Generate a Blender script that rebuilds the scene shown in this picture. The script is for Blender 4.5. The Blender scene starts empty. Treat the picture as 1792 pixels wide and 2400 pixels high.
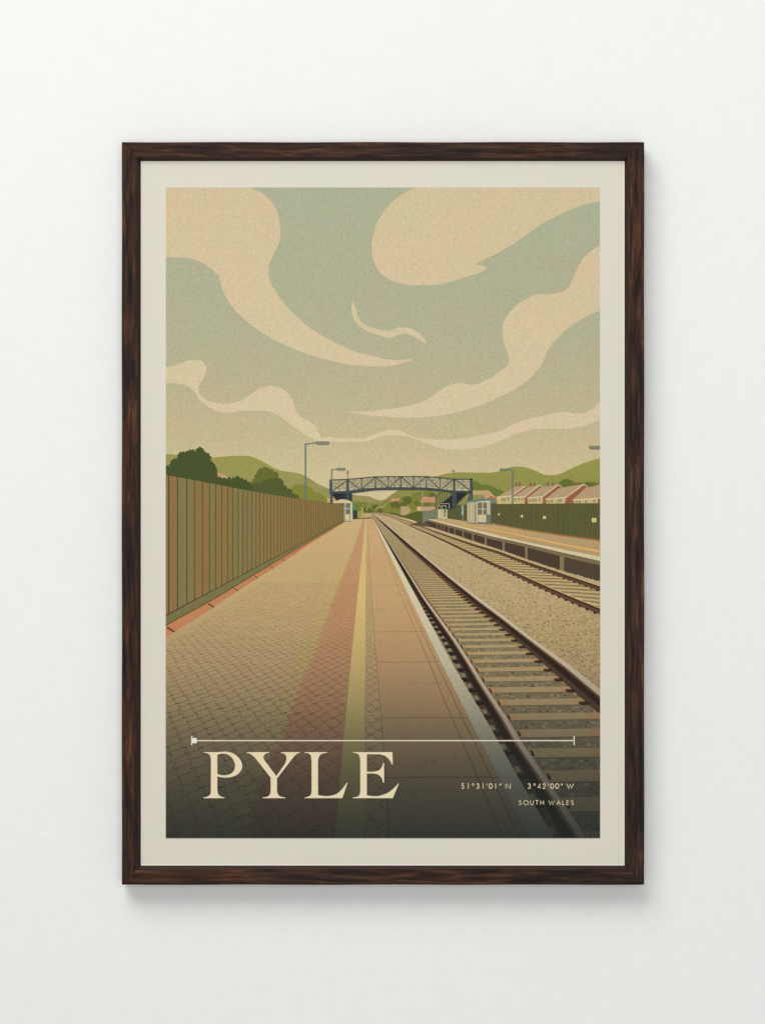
import bpy, math, random
from mathutils import Vector
from mathutils.geometry import tessellate_polygon
random.seed(7)
S = bpy.context.scene
COL = S.collection

# ------------------------------------------------------------------ camera, light, exposure
PX = 0.0005            # one photograph pixel, in metres, at the front of the frame
ZC = 1.5               # height of the picture centre
CAM_D = 3.0            # camera to wall
FRONT = -0.027         # front face of the frame
PRINT = -0.0215        # face of the paper
cam = bpy.data.cameras.new("camera"); camo = bpy.data.objects.new("camera", cam); COL.objects.link(camo)
camo.location = (0, -CAM_D, ZC); camo.rotation_euler = (math.radians(90), 0, 0)
cam.sensor_fit = 'HORIZONTAL'; cam.sensor_width = 36
cam.lens = 36 * (CAM_D + FRONT) / (1792 * PX)
cam.clip_end = 100; cam.clip_start = 0.05
S.camera = camo

W = bpy.data.worlds.new("World"); S.world = W; W.use_nodes = True
W.node_tree.nodes['Background'].inputs[0].default_value = (0.985, 0.995, 0.985, 1)
W.node_tree.nodes['Background'].inputs[1].default_value = 0.33

def lamp(name, loc, target, size, power, colour, sy=None):
    l = bpy.data.lights.new(name, 'AREA'); l.energy = power; l.color = colour
    l.shape = 'RECTANGLE'; l.size = size; l.size_y = sy or size
    o = bpy.data.objects.new(name, l); COL.objects.link(o); o.location = loc
    o.rotation_euler = (Vector(target) - Vector(loc)).to_track_quat('-Z', 'Y').to_euler()
    return o
lamp('window_light', (-1.5, -3.1, ZC + 3.8), (0, 0, ZC + 0.12), 3.6, 186, (1.0, 0.992, 0.97), 2.8)

lamp('room_fill_light', (0.5, -5.2, ZC - 0.2), (0, 0, ZC), 2.6, 84, (1.0, 0.995, 0.98), 2.6)

S.view_settings.view_transform = 'Standard'; S.view_settings.look = 'None'
S.view_settings.exposure = 0; S.view_settings.gamma = 1
S.render.engine = 'CYCLES'
LEVEL = 1.0            # light level at the print the inks were measured under

# ------------------------------------------------------------------ node helpers
def new_mat(name, rough=0.8, spec=0.3):
    m = bpy.data.materials.new(name); m.use_nodes = True
    n = m.node_tree.nodes; b = n['Principled BSDF']
    b.inputs['Roughness'].default_value = rough
    b.inputs['Specular IOR Level'].default_value = spec
    return m, n, m.node_tree.links, b
def noise(n, l, vec, scale, detail=2, rough=0.5):
    t = n.new('ShaderNodeTexNoise'); t.inputs['Scale'].default_value = scale
    t.inputs['Detail'].default_value = detail; t.inputs['Roughness'].default_value = rough
    if vec is not None: l.new(vec, t.inputs['Vector'])
    return t
def ramp(n, l, fac, stops):
    r = n.new('ShaderNodeValToRGB'); e = r.color_ramp.elements
    while len(e) < len(stops): e.new(0.5)
    for i, (p, c) in enumerate(stops):
        e[i].position = p; e[i].color = (*c, 1) if len(c) == 3 else c
    l.new(fac, r.inputs[0]); return r
def mix(n, l, kind, fac, a, b):
    m = n.new('ShaderNodeMix'); m.data_type = 'RGBA'; m.blend_type = kind
    for inp, v in ((m.inputs[0], fac), (m.inputs[6], a), (m.inputs[7], b)):
        if hasattr(v, 'is_linked') or hasattr(v, 'links'): l.new(v, inp)
        elif isinstance(v, (int, float)): inp.default_value = v
        else: inp.default_value = (*v, 1)
    return m.outputs[2]
def lin(c):
    return tuple((v / 255) ** 2.2 for v in c)
def g(v): return (v, v, v)

# wall paint
def wall_material():
    m, n, l, b = new_mat('matt_white_emulsion', 0.92, 0.2)
    tc = n.new('ShaderNodeTexCoord')
    big = noise(n, l, tc.outputs['Object'], 3.2, 3)
    fine = noise(n, l, tc.outputs['Object'], 420, 2)
    r1 = ramp(n, l, big.outputs[0], [(0.3, (0.876, 0.889, 0.868)), (0.7, (0.893, 0.9, 0.884))])
    r2 = ramp(n, l, mix(n, l, 'MIX', 0.5, fine.outputs[0], noise(n, l, tc.outputs['Object'], 55, 4).outputs[0]), [(0.25, g(0.94)), (0.75, g(1.0))])
    l.new(mix(n, l, 'MULTIPLY', 1.0, r1.outputs[0], r2.outputs[0]), b.inputs['Base Color'])
    bp = n.new('ShaderNodeBump'); bp.inputs['Strength'].default_value = 0.2; bp.inputs['Distance'].default_value = 0.001
    nb = noise(n, l, tc.outputs['Object'], 160, 4)
    l.new(nb.outputs[0], bp.inputs['Height']); l.new(bp.outputs[0], b.inputs['Normal'])
    return m

# dark wood; along = 0 when the grain runs in x, 2 when in z
def wood_material(name, along, seed):
    m, n, l, b = new_mat(name, 0.6, 0.2)
    tc = n.new('ShaderNodeTexCoord'); mp = n.new('ShaderNodeMapping')
    l.new(tc.outputs['Object'], mp.inputs[0])
    sc = [240, 240, 240]; sc[along] = 17
    mp.inputs['Scale'].default_value = sc; mp.inputs['Location'].default_value = (seed, seed * 2, seed * 3)
    mp2 = n.new('ShaderNodeMapping'); l.new(tc.outputs['Object'], mp2.inputs[0])
    sc2 = [34, 34, 34]; sc2[along] = 8
    mp2.inputs['Scale'].default_value = sc2; mp2.inputs['Location'].default_value = (seed * 3, seed, seed)
    wob = noise(n, l, mp2.outputs[0], 1.0, 4, 0.6)
    add = n.new('ShaderNodeVectorMath'); add.operation = 'MULTIPLY_ADD'
    l.new(wob.outputs[1], add.inputs[0]); add.inputs[1].default_value = (1.7, 1.7, 1.7); l.new(mp.outputs[0], add.inputs[2])
    gr = noise(n, l, add.outputs[0], 1.0, 6, 0.65)
    c1 = ramp(n, l, gr.outputs[0], [(0.32, lin((22, 12, 10))), (0.45, lin((56, 38, 28))), (0.56, lin((82, 57, 41))), (0.70, lin((122, 90, 66)))])
    pat = noise(n, l, mp2.outputs[0], 0.8, 3, 0.6)
    c2 = ramp(n, l, pat.outputs[0], [(0.36, lin((138, 120, 114))), (0.5, lin((190, 172, 164))), (0.62, lin((228, 200, 176)))])
    col = mix(n, l, 'MULTIPLY', 1.0, c1.outputs[0], c2.outputs[0])
    l.new(col, b.inputs['Base Color'])
    rr = ramp(n, l, gr.outputs[0], [(0.3, g(0.66)), (0.7, g(0.5))])
    l.new(rr.outputs[0], b.inputs['Roughness'])
    bp = n.new('ShaderNodeBump'); bp.inputs['Strength'].default_value = 0.35; bp.inputs['Distance'].default_value = 0.0006
    l.new(gr.outputs[0], bp.inputs['Height']); l.new(bp.outputs[0], b.inputs['Normal'])
    return m

def paper_material(name, c):
    m, n, l, b = new_mat(name, 0.85, 0.2)
    tc = n.new('ShaderNodeTexCoord')
    big = noise(n, l, tc.outputs['Object'], 26, 3)
    fine = noise(n, l, tc.outputs['Object'], 650, 1)
    r1 = ramp(n, l, big.outputs[0], [(0.34, lin(tuple(v + d for v, d in zip(c, (-2, 1, 0))))), (0.66, lin(tuple(v + d for v, d in zip(c, (2, -1, 0)))))])
    r2 = ramp(n, l, fine.outputs[0], [(0.25, g(0.95)), (0.75, g(1.02))])
    l.new(mix(n, l, 'MULTIPLY', 1.0, r1.outputs[0], r2.outputs[0]), b.inputs['Base Color'])
    return m

# printed ink: flat inks, paper grain, and the designer's dark fade at the foot of the sheet
def ink_material():
    m, n, l, b = new_mat('printed_ink_on_textured_paper', 0.8, 0.15)
    at = n.new('ShaderNodeAttribute'); at.attribute_name = 'ink'
    tc = n.new('ShaderNodeTexCoord'); sx = n.new('ShaderNodeSeparateXYZ'); l.new(tc.outputs['Object'], sx.inputs[0])
    mr = n.new('ShaderNodeMapRange')
    l.new(sx.outputs[2], mr.inputs[0])
    top = ZC + (1200 - 1400) * PX; bot = ZC + (1200 - 1965) * PX
    mr.inputs[1].default_value = top; mr.inputs[2].default_value = bot
    def yy(p): return (p - 1400) / 565
    fr = ramp(n, l, mr.outputs[0], [(0, g(0)), (yy(1480), g(.03)), (yy(1560), g(.09)), (yy(1640), g(.20)), (yy(1720), g(.38)), (yy(1830), g(.61)), (yy(1965), g(.82))])
    fac = n.new('ShaderNodeMath'); fac.operation = 'MULTIPLY'
    l.new(fr.outputs[0], fac.inputs[0]); l.new(at.outputs['Alpha'], fac.inputs[1])
    c = mix(n, l, 'MIX', fac.outputs[0], at.outputs['Color'], tuple(v / 255 for v in (33, 38, 38)))
    big = noise(n, l, tc.outputs['Object'], 30, 3, 0.6)
    r1 = ramp(n, l, big.outputs[0], [(0.32, (0.984, 1.006, 0.985)), (0.5, (1, 1, 1)), (0.68, (1.014, 0.992, 0.99))])
    c = mix(n, l, 'MULTIPLY', 1.0, c, r1.outputs[0])
    f1 = noise(n, l, tc.outputs['Object'], 620, 2, 0.6)
    r2 = ramp(n, l, f1.outputs[0], [(0.28, g(0.94)), (0.5, g(0.99)), (0.72, g(1.045))])
    c = mix(n, l, 'MULTIPLY', 1.0, c, r2.outputs[0])
    f2 = noise(n, l, tc.outputs['Object'], 480, 1)
    r3 = ramp(n, l, f2.outputs[1], [(0.3, (0.988, 1.01, 0.985)), (0.7, (1.012, 0.99, 1.01))])
    c = mix(n, l, 'MULTIPLY', 1.0, c, r3.outputs[0])
    gm = n.new('ShaderNodeGamma'); gm.inputs[1].default_value = 2.2; l.new(c, gm.inputs[0])
    l.new(gm.outputs[0], b.inputs['Base Color'])
    return m

# ------------------------------------------------------------------ geometry helpers
def place(x, y, plane):
    k = (CAM_D + plane) / (CAM_D + FRONT)
    return ((x - 896) * PX * k, ZC + (1200 - y) * PX * k)
def link(name, me, parent=None):
    o = bpy.data.objects.new(name, me); COL.objects.link(o)
    if parent: o.parent = parent
    return o
def mesh(name, verts, faces, mat, parent=None):
    me = bpy.data.meshes.new(name); me.from_pydata(verts, [], faces); me.update()
    me.materials.append(mat)
    return link(name, me, parent)

# ---- wall
M_WALL = wall_material()
wall = mesh('wall', [(-3, 0, -0.6), (3, 0, -0.6), (3, 0, 4.2), (-3, 0, 4.2), (-3, 0.12, -0.6), (3, 0.12, -0.6), (3, 0.12, 4.2), (-3, 0.12, 4.2)],
            [(0, 1, 2, 3), (5, 4, 7, 6), (4, 0, 3, 7), (1, 5, 6, 2), (3, 2, 6, 7), (4, 5, 1, 0)], M_WALL)
wall['kind'] = 'structure'

# ---- the framed poster
root = bpy.data.objects.new('framed_poster', None); COL.objects.link(root)
root['label'] = 'dark brown wooden framed vintage railway station travel poster hanging on the white wall'
root['category'] = 'framed poster'

OX0, OX1, OY0, OY1 = 285.3, 1509, 332.2, 2074.5       # outside of the frame, photograph pixels
IX0, IX1, IY0, IY1 = 329.7, 1463.3, 376.8, 2029.5     # sight edge of the paper

M_LIP, _n, _l, _b = new_mat('painted_shade_chamfer', 0.5, 0.3); _b.inputs['Base Color'].default_value = (*lin((46, 31, 26)), 1)
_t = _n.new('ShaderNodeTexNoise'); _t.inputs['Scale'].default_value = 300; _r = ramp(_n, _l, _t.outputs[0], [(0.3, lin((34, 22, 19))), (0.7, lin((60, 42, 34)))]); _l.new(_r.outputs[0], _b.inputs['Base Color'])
def rail(side, mat):
    # profile from outside to inside: (inset fraction 0..1, y depth)
    prof = [(0.0, -0.005), (0.0, FRONT + 0.0009), (0.02, FRONT + 0.0003), (0.05, FRONT), (0.80, FRONT), (0.825, FRONT + 0.0004),
            (0.86, FRONT + 0.0019), (0.985, PRINT - 0.0010), (1.0, PRINT - 0.0003), (1.0, PRINT + 0.0004), (1.0, -0.005)]
    seg = 60
    verts = []; faces = []
    for i in range(seg + 1):
        t = i / seg
        for (f, d) in prof:
            x0 = OX0 + (IX0 - OX0) * f; x1 = OX1 + (IX1 - OX1) * f
            y0 = OY0 + (IY0 - OY0) * f; y1 = OY1 + (IY1 - OY1) * f
            if side == 'top': px, py = x0 + (x1 - x0) * t, y0
            if side == 'bottom': px, py = x1 + (x0 - x1) * t, y1
            if side == 'left': px, py = x0, y1 + (y0 - y1) * t
            if side == 'right': px, py = x1, y0 + (y1 - y0) * t
            # slight hand-finished waviness of the inner and outer arris
            wv = 0.35 * math.sin(t * 23 + f * 5) * (1 if 0 < i < seg else 0)
            if side in ('top', 'bottom'): py += wv * (1 if f < 0.5 else .5)
            else: px += wv * (1 if f < 0.5 else .5)
            wx, wz = place(px, py, FRONT if f < 0.8 else d if d < PRINT else PRINT)
            verts.append((wx, d, wz))
    k = len(prof)
    for i in range(seg):
        for j in range(k):
            a = i * k + j; b2 = i * k + (j + 1) % k
            faces.append((a, b2, b2 + k, a + k))
    faces.append(tuple(range(k))); faces.append(tuple(reversed(range(seg * k, seg * k + k))))
    o = mesh('frame_rail', verts, faces, mat, root)
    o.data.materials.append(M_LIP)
    for p in o.data.polygons:       # shade along the sight-edge chamfer, painted in as a near-black colour
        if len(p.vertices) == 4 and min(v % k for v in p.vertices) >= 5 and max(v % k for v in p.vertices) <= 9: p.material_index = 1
    return o
for s, al, sd in (('top', 0, 1.3), ('bottom', 0, 5.1), ('left', 2, 9.7), ('right', 2, 14.2)):
    rail(s, wood_material('dark_stained_walnut_' + s, al, sd))

def slab(name, x0, x1, y0, y1, d0, d1, mat, parent):
    (ax, az), (bx, bz) = place(x0, y1, d0), place(x1, y0, d0)
    v = [(ax, d0, az), (bx, d0, az), (bx, d0, bz), (ax, d0, bz), (ax, d1, az), (bx, d1, az), (bx, d1, bz), (ax, d1, bz)]
    return mesh(name, v, [(0, 1, 2, 3), (5, 4, 7, 6), (4, 0, 3, 7), (1, 5, 6, 2), (3, 2, 6, 7), (4, 5, 1, 0)], mat, parent)
slab('backing_board', IX0 + 1, IX1 - 1, IY0 + 1, IY1 - 1, -0.012, -0.007, paper_material('grey_board', (120, 110, 95)), root)
PAPER = slab('print_sheet', IX0 + .6, IX1 - .6, IY0 + .6, IY1 - .6, PRINT, PRINT + 0.0008, paper_material('warm_white_art_paper', (218, 213, 199)), root)
# thin pale spacer slip along the sight edge
def slip():
    a, b = 0.5, 4.2
    R0 = (IX0 + a, IX1 - a, IY0 + a, IY1 - a); R1 = (IX0 + b, IX1 - b, IY0 + b, IY1 - b)
    v = []; f = []
    for (x0, x1, y0, y1), d in ((R0, PRINT - 0.0006), (R1, PRINT - 0.00012)):
        for (x, y) in ((x0, y0), (x1, y0), (x1, y1), (x0, y1)):
            wx, wz = place(x, y, PRINT); v.append((wx, d, wz))
    for i in range(4):
        j = (i + 1) % 4; f.append((i, i + 4, j + 4, j))
    mesh('spacer_slip', v, f, paper_material('ivory_slip', (226, 219, 205)), root)
slip()

# ------------------------------------------------------------------ the print
AX0, AX1, AY0, AY1 = 388.6, 1405.4, 438.8, 1964.6
M_INK = ink_material()
LAY = 6e-6
cur = [PRINT - 0.00004]

def clip_half(poly, ax, lim, keep_less):
    out = []
    for i in range(len(poly)):
        p, q = poly[i - 1], poly[i]
        pi = (p[ax] <= lim) if keep_less else (p[ax] >= lim)
        qi = (q[ax] <= lim) if keep_less else (q[ax] >= lim)
        if pi != qi:
            t = (lim - p[ax]) / (q[ax] - p[ax])
            out.append((p[0] + (q[0] - p[0]) * t, p[1] + (q[1] - p[1]) * t))
        if qi: out.append(q)
    return out
def clip(poly, x0=AX0, x1=AX1, y0=AY0, y1=AY1):
    for ax, lim, kl in ((0, x0, False), (0, x1, True), (1, y0, False), (1, y1, True)):
        poly = clip_half(poly, ax, lim, kl)
        if len(poly) < 3: return []
    return poly

class Ink:
    def __init__(s, name, label=None):
        s.name = name; s.v = []; s.f = []; s.c = []; s.top = 0; s.label = label
    def poly(s, pts, col, layer=0, fade=1, holes=None, band=0, dep=None):
        if band:
            ys = [p[1] for p in pts]; y = max(min(ys), AY0); ymax = min(max(ys), AY1)
            while y < ymax:
                y2 = min(y + band, ymax)
                q = clip(pts, y0=y, y1=y2)
                if q: s._tri(q, col, layer, fade)
                y = y2
            return
        q = clip(list(pts))
        if q: s._tri(q, col, layer, fade, holes)
    def _tri(s, q, col, layer, fade, holes=None):
        s.top = max(s.top, layer)
        loops = [[Vector((x, y, 0)) for x, y in q]]
        if holes: loops += [[Vector((x, y, 0)) for x, y in h] for h in holes]
        flat = [p for lp in loops for p in lp]
        base = len(s.v)
        for p in flat:
            s.v.append((p.x, p.y, layer))
            c = col(p.x, p.y) if callable(col) else col
            s.c.append((c[0] / 255, c[1] / 255, c[2] / 255, fade))
        for t in tessellate_polygon(loops):
            a, b, c = (flat[i] for i in t)
            ar = (b.x - a.x) * (c.y - a.y) - (b.y - a.y) * (c.x - a.x)
            if abs(ar) < 1e-5: continue
            t = tuple(base + i for i in t)
            s.f.append(t if ar < 0 else t[::-1])     # facing the room
    def line(s, pts, w, col, layer=0, fade=1):
        """ribbon along pts; w a number or one width per point"""
        n = len(pts); ws = [w] * n if isinstance(w, (int, float)) else w
        L = []; R = []
        for i, (x, y) in enumerate(pts):
            x0, y0 = pts[max(i - 1, 0)]; x1, y1 = pts[min(i + 1, n - 1)]
            dx, dy = x1 - x0, y1 - y0; d = math.hypot(dx, dy) or 1
            h = ws[i] / 2; L.append((x - dy / d * h, y + dx / d * h)); R.append((x + dy / d * h, y - dx / d * h))
        for i in range(n - 1):
            s.poly([L[i], L[i + 1], R[i + 1], R[i]], col, layer, fade)
    def rect(s, x0, y0, x1, y1, col, layer=0, fade=1): s.poly([(x0, y0), (x1, y0), (x1, y1), (x0, y1)], col, layer, fade)
    def disc(s, x, y, rx, ry, col, layer=0, n=14, wob=0, rot=0):
        pts = []
        for i in range(n):
            a = 2 * math.pi * i / n; k = 1 + (random.uniform(-wob, wob) if wob else 0)
            u, v = math.cos(a) * rx * k, math.sin(a) * ry * k
            pts.append((x + u * math.cos(rot) - v * math.sin(rot), y + u * math.sin(rot) + v * math.cos(rot)))
        s.poly(pts, col, layer)
    def build(s):
        me = bpy.data.meshes.new(s.name)
        vs = []
        for (x, y, ly) in s.v:
            wx, wz = place(x, y, PRINT); vs.append((wx, cur[0] - ly * LAY, wz))
        me.from_pydata(vs, [], s.f); me.update(); me.materials.append(M_INK)
        ca = me.color_attributes.new('ink', 'FLOAT_COLOR', 'POINT')
        for i, c in enumerate(s.c): ca.data[i].color = c
        cur[0] -= (s.top + 1) * LAY
        o = link(s.name, me, PAPER)
        if s.label: o['label'] = s.label
        return o

def V(ox, oy, k):
    return lambda *pts: [(ox + pts[i] * k, oy + pts[i + 1] * k) for i in range(0, len(pts), 2)]
V5 = V(380, 430, .31477); V6 = V(860, 430, .33898); V7 = V(380, 800, .31477); V8 = V(860, 800, .33898)
VA = V(380, 1020, .25); VB = V(700, 1020, .25); VC = V(1000, 1020, .25)
VD = V(380, 1400, .25); VE = V(700, 1400, .25); VF = V(1000, 1400, .25)
VG = V(380, 1600, .25); VH = V(700, 1600, .25); VI = V(1000, 1600, .25)
k8 = 206 / 1652
VJ = V(760, 1090, k8); VK = V(966, 1090, k8)

def sm(pts, n=6):
    out = []
    m = len(pts)
    for i in range(m - 1):
        p0, p1, p2, p3 = pts[max(i - 1, 0)], pts[i], pts[i + 1], pts[min(i + 2, m - 1)]
        for j in range(n):
            t = j / n; t2 = t * t; t3 = t2 * t
            out.append(tuple(0.5 * (2 * b + (c - a) * t + (2 * a - 5 * b + 4 * c - d) * t2 + (3 * b - a - 3 * c + d) * t3)
                             for a, b, c, d in zip(p0, p1, p2, p3)))
    out.append(pts[-1]); return out
def scallop(pts, bulge=0.42, n=5, side=1):
    out = []
    for (x0, y0), (x1, y1) in zip(pts, pts[1:]):
        dx, dy = x1 - x0, y1 - y0; h = bulge
        for j in range(n):
            t = j / n; e = math.sin(math.pi * t) * h
            out.append((x0 + dx * t + dy * e * side, y0 + dy * t - dx * e * side))
    out.append(pts[-1]); return out
def interp(tab, y):
    if y <= tab[0][0]: return tab[0][1]
    for (a, va), (b, vb) in zip(tab, tab[1:]):
        if y <= b:
            t = (y - a) / (b - a)
            return tuple(p + (q - p) * t for p, q in zip(va, vb)) if isinstance(va, tuple) else va + (vb - va) * t
    return tab[-1][1]
def xat(line, y):   # x of a polyline at height y
    return interp([(b, a) for a, b in line], y)
def yat(line, x):
    return interp(line, x)
def mixc(a, b, t): return tuple(p + (q - p) * t for p, q in zip(a, b))

# ---- sky
SKY = [(439, (169, 173, 146)), (620, (172, 172, 144)), (780, (176, 174, 145)), (880, (183, 175, 143)), (960, (189, 178, 142)), (1030, (195, 181, 143)),
       (1110, (206, 188, 148)), (1180, (211, 193, 152))]
CLD = [(439, (206, 188, 152)), (700, (210, 191, 156)), (900, (212, 194, 159)), (1050, (214, 197, 162))]
o = Ink('printed_sky'); o.poly([(AX0, AY0), (AX1, AY0), (AX1, AY1), (AX0, AY1)], lambda x, y: interp(SKY, y), band=20)
o.build()
cc = lambda x, y: interp(CLD, y)
def cloud(pts):
    o = Ink('printed_cloud'); o.poly(pts, cc, band=40); o.build()
cloud([(380, 430)] + V5(620, 5) + sm(V5(650, 28, 750, 75, 830, 160, 870, 260, 880, 360, 870, 440, 835, 510, 800, 590, 790, 660, 805, 730, 850, 810, 900, 885, 960, 950, 1050, 1035,
      1150, 1110, 1300, 1190, 1450, 1255, 1600, 1290) + V6(100, 1210, 200, 1220, 270, 1215, 313, 1213))
      + sm(V6(313, 1217, 250, 1240, 150, 1262, 60, 1265) + V5(1600, 1362, 1500, 1357, 1350, 1340, 1150, 1290, 1000, 1240, 850, 1170, 720, 1095, 600, 1000, 510, 900, 460, 810, 435, 740, 420, 690))
      + sm(V5(420, 690, 370, 640, 310, 595, 230, 563, 150, 550, 20, 548)))
cloud(sm(V6(1640, 118, 1608, 123, 1500, 145, 1350, 205, 1200, 285, 1050, 390, 900, 480, 800, 530, 740, 560)) +
      sm(V6(742, 563, 790, 565, 818, 577, 820, 592, 790, 612, 700, 640, 600, 672, 500, 695, 400, 703, 300, 700, 200, 682, 110, 635, 60, 570, 38, 500, 32, 420, 50, 320, 90, 230, 150, 150, 230, 80, 330, 28, 360, 10)) + [(1440, 430)])
cloud(sm(V6(1640, 418, 1608, 430, 1560, 455, 1500, 510, 1450, 590, 1425, 650, 1395, 710, 1350, 745, 1280, 763, 1200, 763, 1120, 785, 1040, 835, 975, 905, 942, 970, 935, 1040, 945, 1100, 970, 1170, 983, 1215)) +
      sm(V6(983, 1220, 970, 1253, 930, 1290, 850, 1345, 780, 1378, 730, 1390, 690, 1387, 640, 1380, 580, 1390, 520, 1420, 460, 1465, 390, 1505, 280, 1538, 150, 1560, 0, 1574) + [(814, 964.3)]) +
      sm([(814, 965)] + V7(1480, 540, 1560, 553, 1652, 560) + V6(200, 1618, 400, 1615, 550, 1595, 700, 1560, 850, 1505, 980, 1445, 1080, 1385, 1150, 1320, 1210, 1240, 1250, 1150, 1320, 1065, 1400, 990, 1500, 925, 1608, 876, 1640, 864)))
cloud(sm(V5(1417, 873, 1408, 930, 1420, 990, 1450, 1045, 1500, 1085, 1560, 1112, 1652, 1140) + V6(170, 1065, 210, 1048, 250, 1038, 300, 1045, 350, 1072, 412, 1112)) +
      sm(V6(412, 1108, 385, 1060, 340, 1020, 290, 998, 240, 993, 195, 1000, 160, 1015, 100, 1012, 50, 1000) + V5(1525, 1061, 1480, 1025, 1455, 985, 1440, 930, 1421, 873)))
cloud(sm(V7(0, 192, 27, 190, 100, 178, 170, 150, 240, 138, 300, 150, 330, 200, 318, 250, 290, 300, 270, 350, 280, 395, 330, 435, 400, 458, 500, 462, 600, 435, 700, 365, 780, 335, 850, 337, 920, 370, 965, 430, 990, 500,
      1025, 560, 1090, 590, 1140, 630, 1165, 680, 1185, 722)) + sm(V7(1190, 722, 1240, 708, 1330, 722, 1450, 722) + V8(0, 662, 60, 640, 130, 618, 190, 612, 250, 625, 300, 652, 350, 668, 450, 678, 550, 680, 700, 668,
      850, 635, 950, 605, 1030, 565, 1120, 535, 1220, 515, 1300, 495, 1370, 488, 1430, 498, 1500, 495, 1560, 460, 1608, 418, 1640, 390)) +
      sm(V8(1640, 525, 1608, 540, 1500, 585, 1400, 602, 1250, 605, 1130, 612, 1030, 640, 950, 675, 850, 715, 750, 738, 620, 748, 520, 740, 430, 715, 350, 680, 280, 657, 200, 650, 120, 652, 50, 672, 0, 688) +
      V7(1430, 748, 1330, 748, 1250, 745, 1185, 748, 1120, 725, 1050, 685, 960, 620, 880, 560, 800, 525, 700, 513, 600, 518, 500, 528, 420, 523, 340, 485, 270, 425, 230, 365, 180, 330, 110, 313, 27, 312, 0, 312)))

# ---- hills
HILL = [(1060, (148, 146, 80)), (1110, (152, 147, 86)), (1180, (146, 142, 88))]
hc = lambda x, y: interp(HILL, y)
o = Ink('printed_hill')
o.poly(sm(VA(20, 175, 90, 178, 200, 198, 300, 212, 450, 210, 600, 198, 760, 192, 850, 205, 950, 250, 1050, 308, 1130, 333, 1280, 358, 1370, 400, 1450, 450, 1560, 500) + VB(400, 535, 500, 558, 600, 568, 660, 575, 720, 600, 770, 612, 830, 640)) + [(905, 1205), (380, 1205)], hc, band=15)
o.build()
o = Ink('printed_hill')
o.poly([(870, 1205)] + VB(740, 615) + sm(VB(770, 612, 810, 600, 850, 570, 930, 515, 1000, 475, 1100, 430, 1200, 400, 1290, 383) + VC(200, 357, 300, 348, 450, 350, 600, 350, 700, 330, 780, 300, 850, 293, 930, 303, 1020, 335, 1100, 368, 1180, 375, 1250, 360, 1400, 290, 1500, 250, 1620, 215, 1650, 205)) + [(1412, 1205)],
       lambda x, y: mixc((146, 147, 76), (138, 136, 78), min(1, max(0, (y - 1090) / 90))), band=15)
o.build()

# ---- distant village: foliage masses, pale roofs, poles
o = Ink('printed_woodland')
GRN = [(150, 148, 78), (122, 126, 58), (104, 112, 52), (92, 100, 48), (134, 136, 64)]
o.poly(scallop(VJ(520, 720, 620, 700, 700, 705, 780, 700, 850, 740, 930, 725, 1010, 760, 1100, 740, 1130, 690, 1220, 690, 1330, 640, 1450, 600, 1530, 590, 1620, 610) + VK(0, 560, 60, 540, 150, 510, 250, 500, 380, 500), .25) + VK(430, 760, 430, 1110, 190, 1110, 0, 1035) + VJ(1200, 915, 620, 1000, 520, 1000), GRN[1], 0)
for k, (px, py, rx, ry) in enumerate([(560, 800, 50, 60), (740, 770, 60, 40), (800, 840, 70, 36), (960, 790, 60, 46), (1050, 860, 60, 34), (1180, 830, 90, 60), (1330, 760, 90, 70), (1330, 860, 80, 50), (1560, 660, 80, 70),
                                      (1480, 740, 60, 40), (880, 870, 50, 26)]):
    (x, y), = VJ(px, py); o.poly(scallop([(x + rx * k8 * math.cos(a * math.pi / 4.5), y + ry * k8 * math.sin(a * math.pi / 4.5)) for a in range(10)], .22), GRN[(k * 2 + 2) % 4 + 1 if k % 3 else 3], 1 + k % 2 * 0 + k * 0 + (k % 3))
for k, (px, py, rx, ry) in enumerate([(60, 620, 70, 60), (90, 720, 60, 50), (330, 620, 60, 40), (60, 900, 80, 50), (140, 980, 70, 60), (40, 1010, 60, 30), (260, 740, 90, 36), (380, 560, 60, 30)]):
    (x, y), = VK(px, py); o.poly(scallop([(x + rx * k8 * math.cos(a * math.pi / 4.5), y + ry * k8 * math.sin(a * math.pi / 4.5)) for a in range(10)], .22), GRN[(k + 1) % 5], 4 + k % 4)
# lower bank
o.poly(sm(VJ(1200, 905, 1300, 900, 1430, 935, 1560, 925, 1652, 900) + VK(90, 870, 190, 880)) + VK(190, 1110, 0, 1030) + VJ(1400, 960, 1200, 915), (88, 96, 46), 8)
o.poly(VJ(620, 860, 700, 870, 710, 1000, 620, 1005), (150, 150, 72), 8)
o.build()
PK = (193, 158, 118); PK2 = (196, 146, 110); BG = (176, 156, 116)
def far(name, fn):
    o = Ink(name); fn(o); o.build()
far('printed_cottage', lambda o: o.poly(VJ(1220, 690, 1290, 615, 1330, 640, 1410, 605, 1425, 665), PK2, 0))
far('printed_barn', lambda o: o.poly(VJ(1435, 775, 1580, 775, 1590, 810, 1640, 850, 1560, 930, 1500, 945, 1435, 940), BG, 0))
far('printed_cottage', lambda o: (o.poly(VK(140, 690, 205, 595, 430, 600, 430, 695), PK2, 0), o.poly(VK(140, 690, 430, 695, 430, 715, 140, 712), (150, 128, 80), 1)))
far('printed_cottage', lambda o: (o.poly(VK(90, 780, 430, 782, 430, 862, 90, 860), PK, 0), o.poly(VK(90, 790, 160, 782, 160, 860, 90, 858), (205, 185, 140), 1)))
far('printed_lane', lambda o: (o.line(sm(VJ(970, 845, 985, 810, 1030, 788, 1110, 792)), 2.2, PK, 0), o.line(VJ(1110, 790, 1180, 700), 1.6, PK2, 1)))
far('printed_signal_mast', lambda o: o.line(VJ(790, 850, 815, 790, 870, 715, 862, 610), [3, 1.6, 1.8, 1.2], (165, 155, 125), 0))
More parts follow.
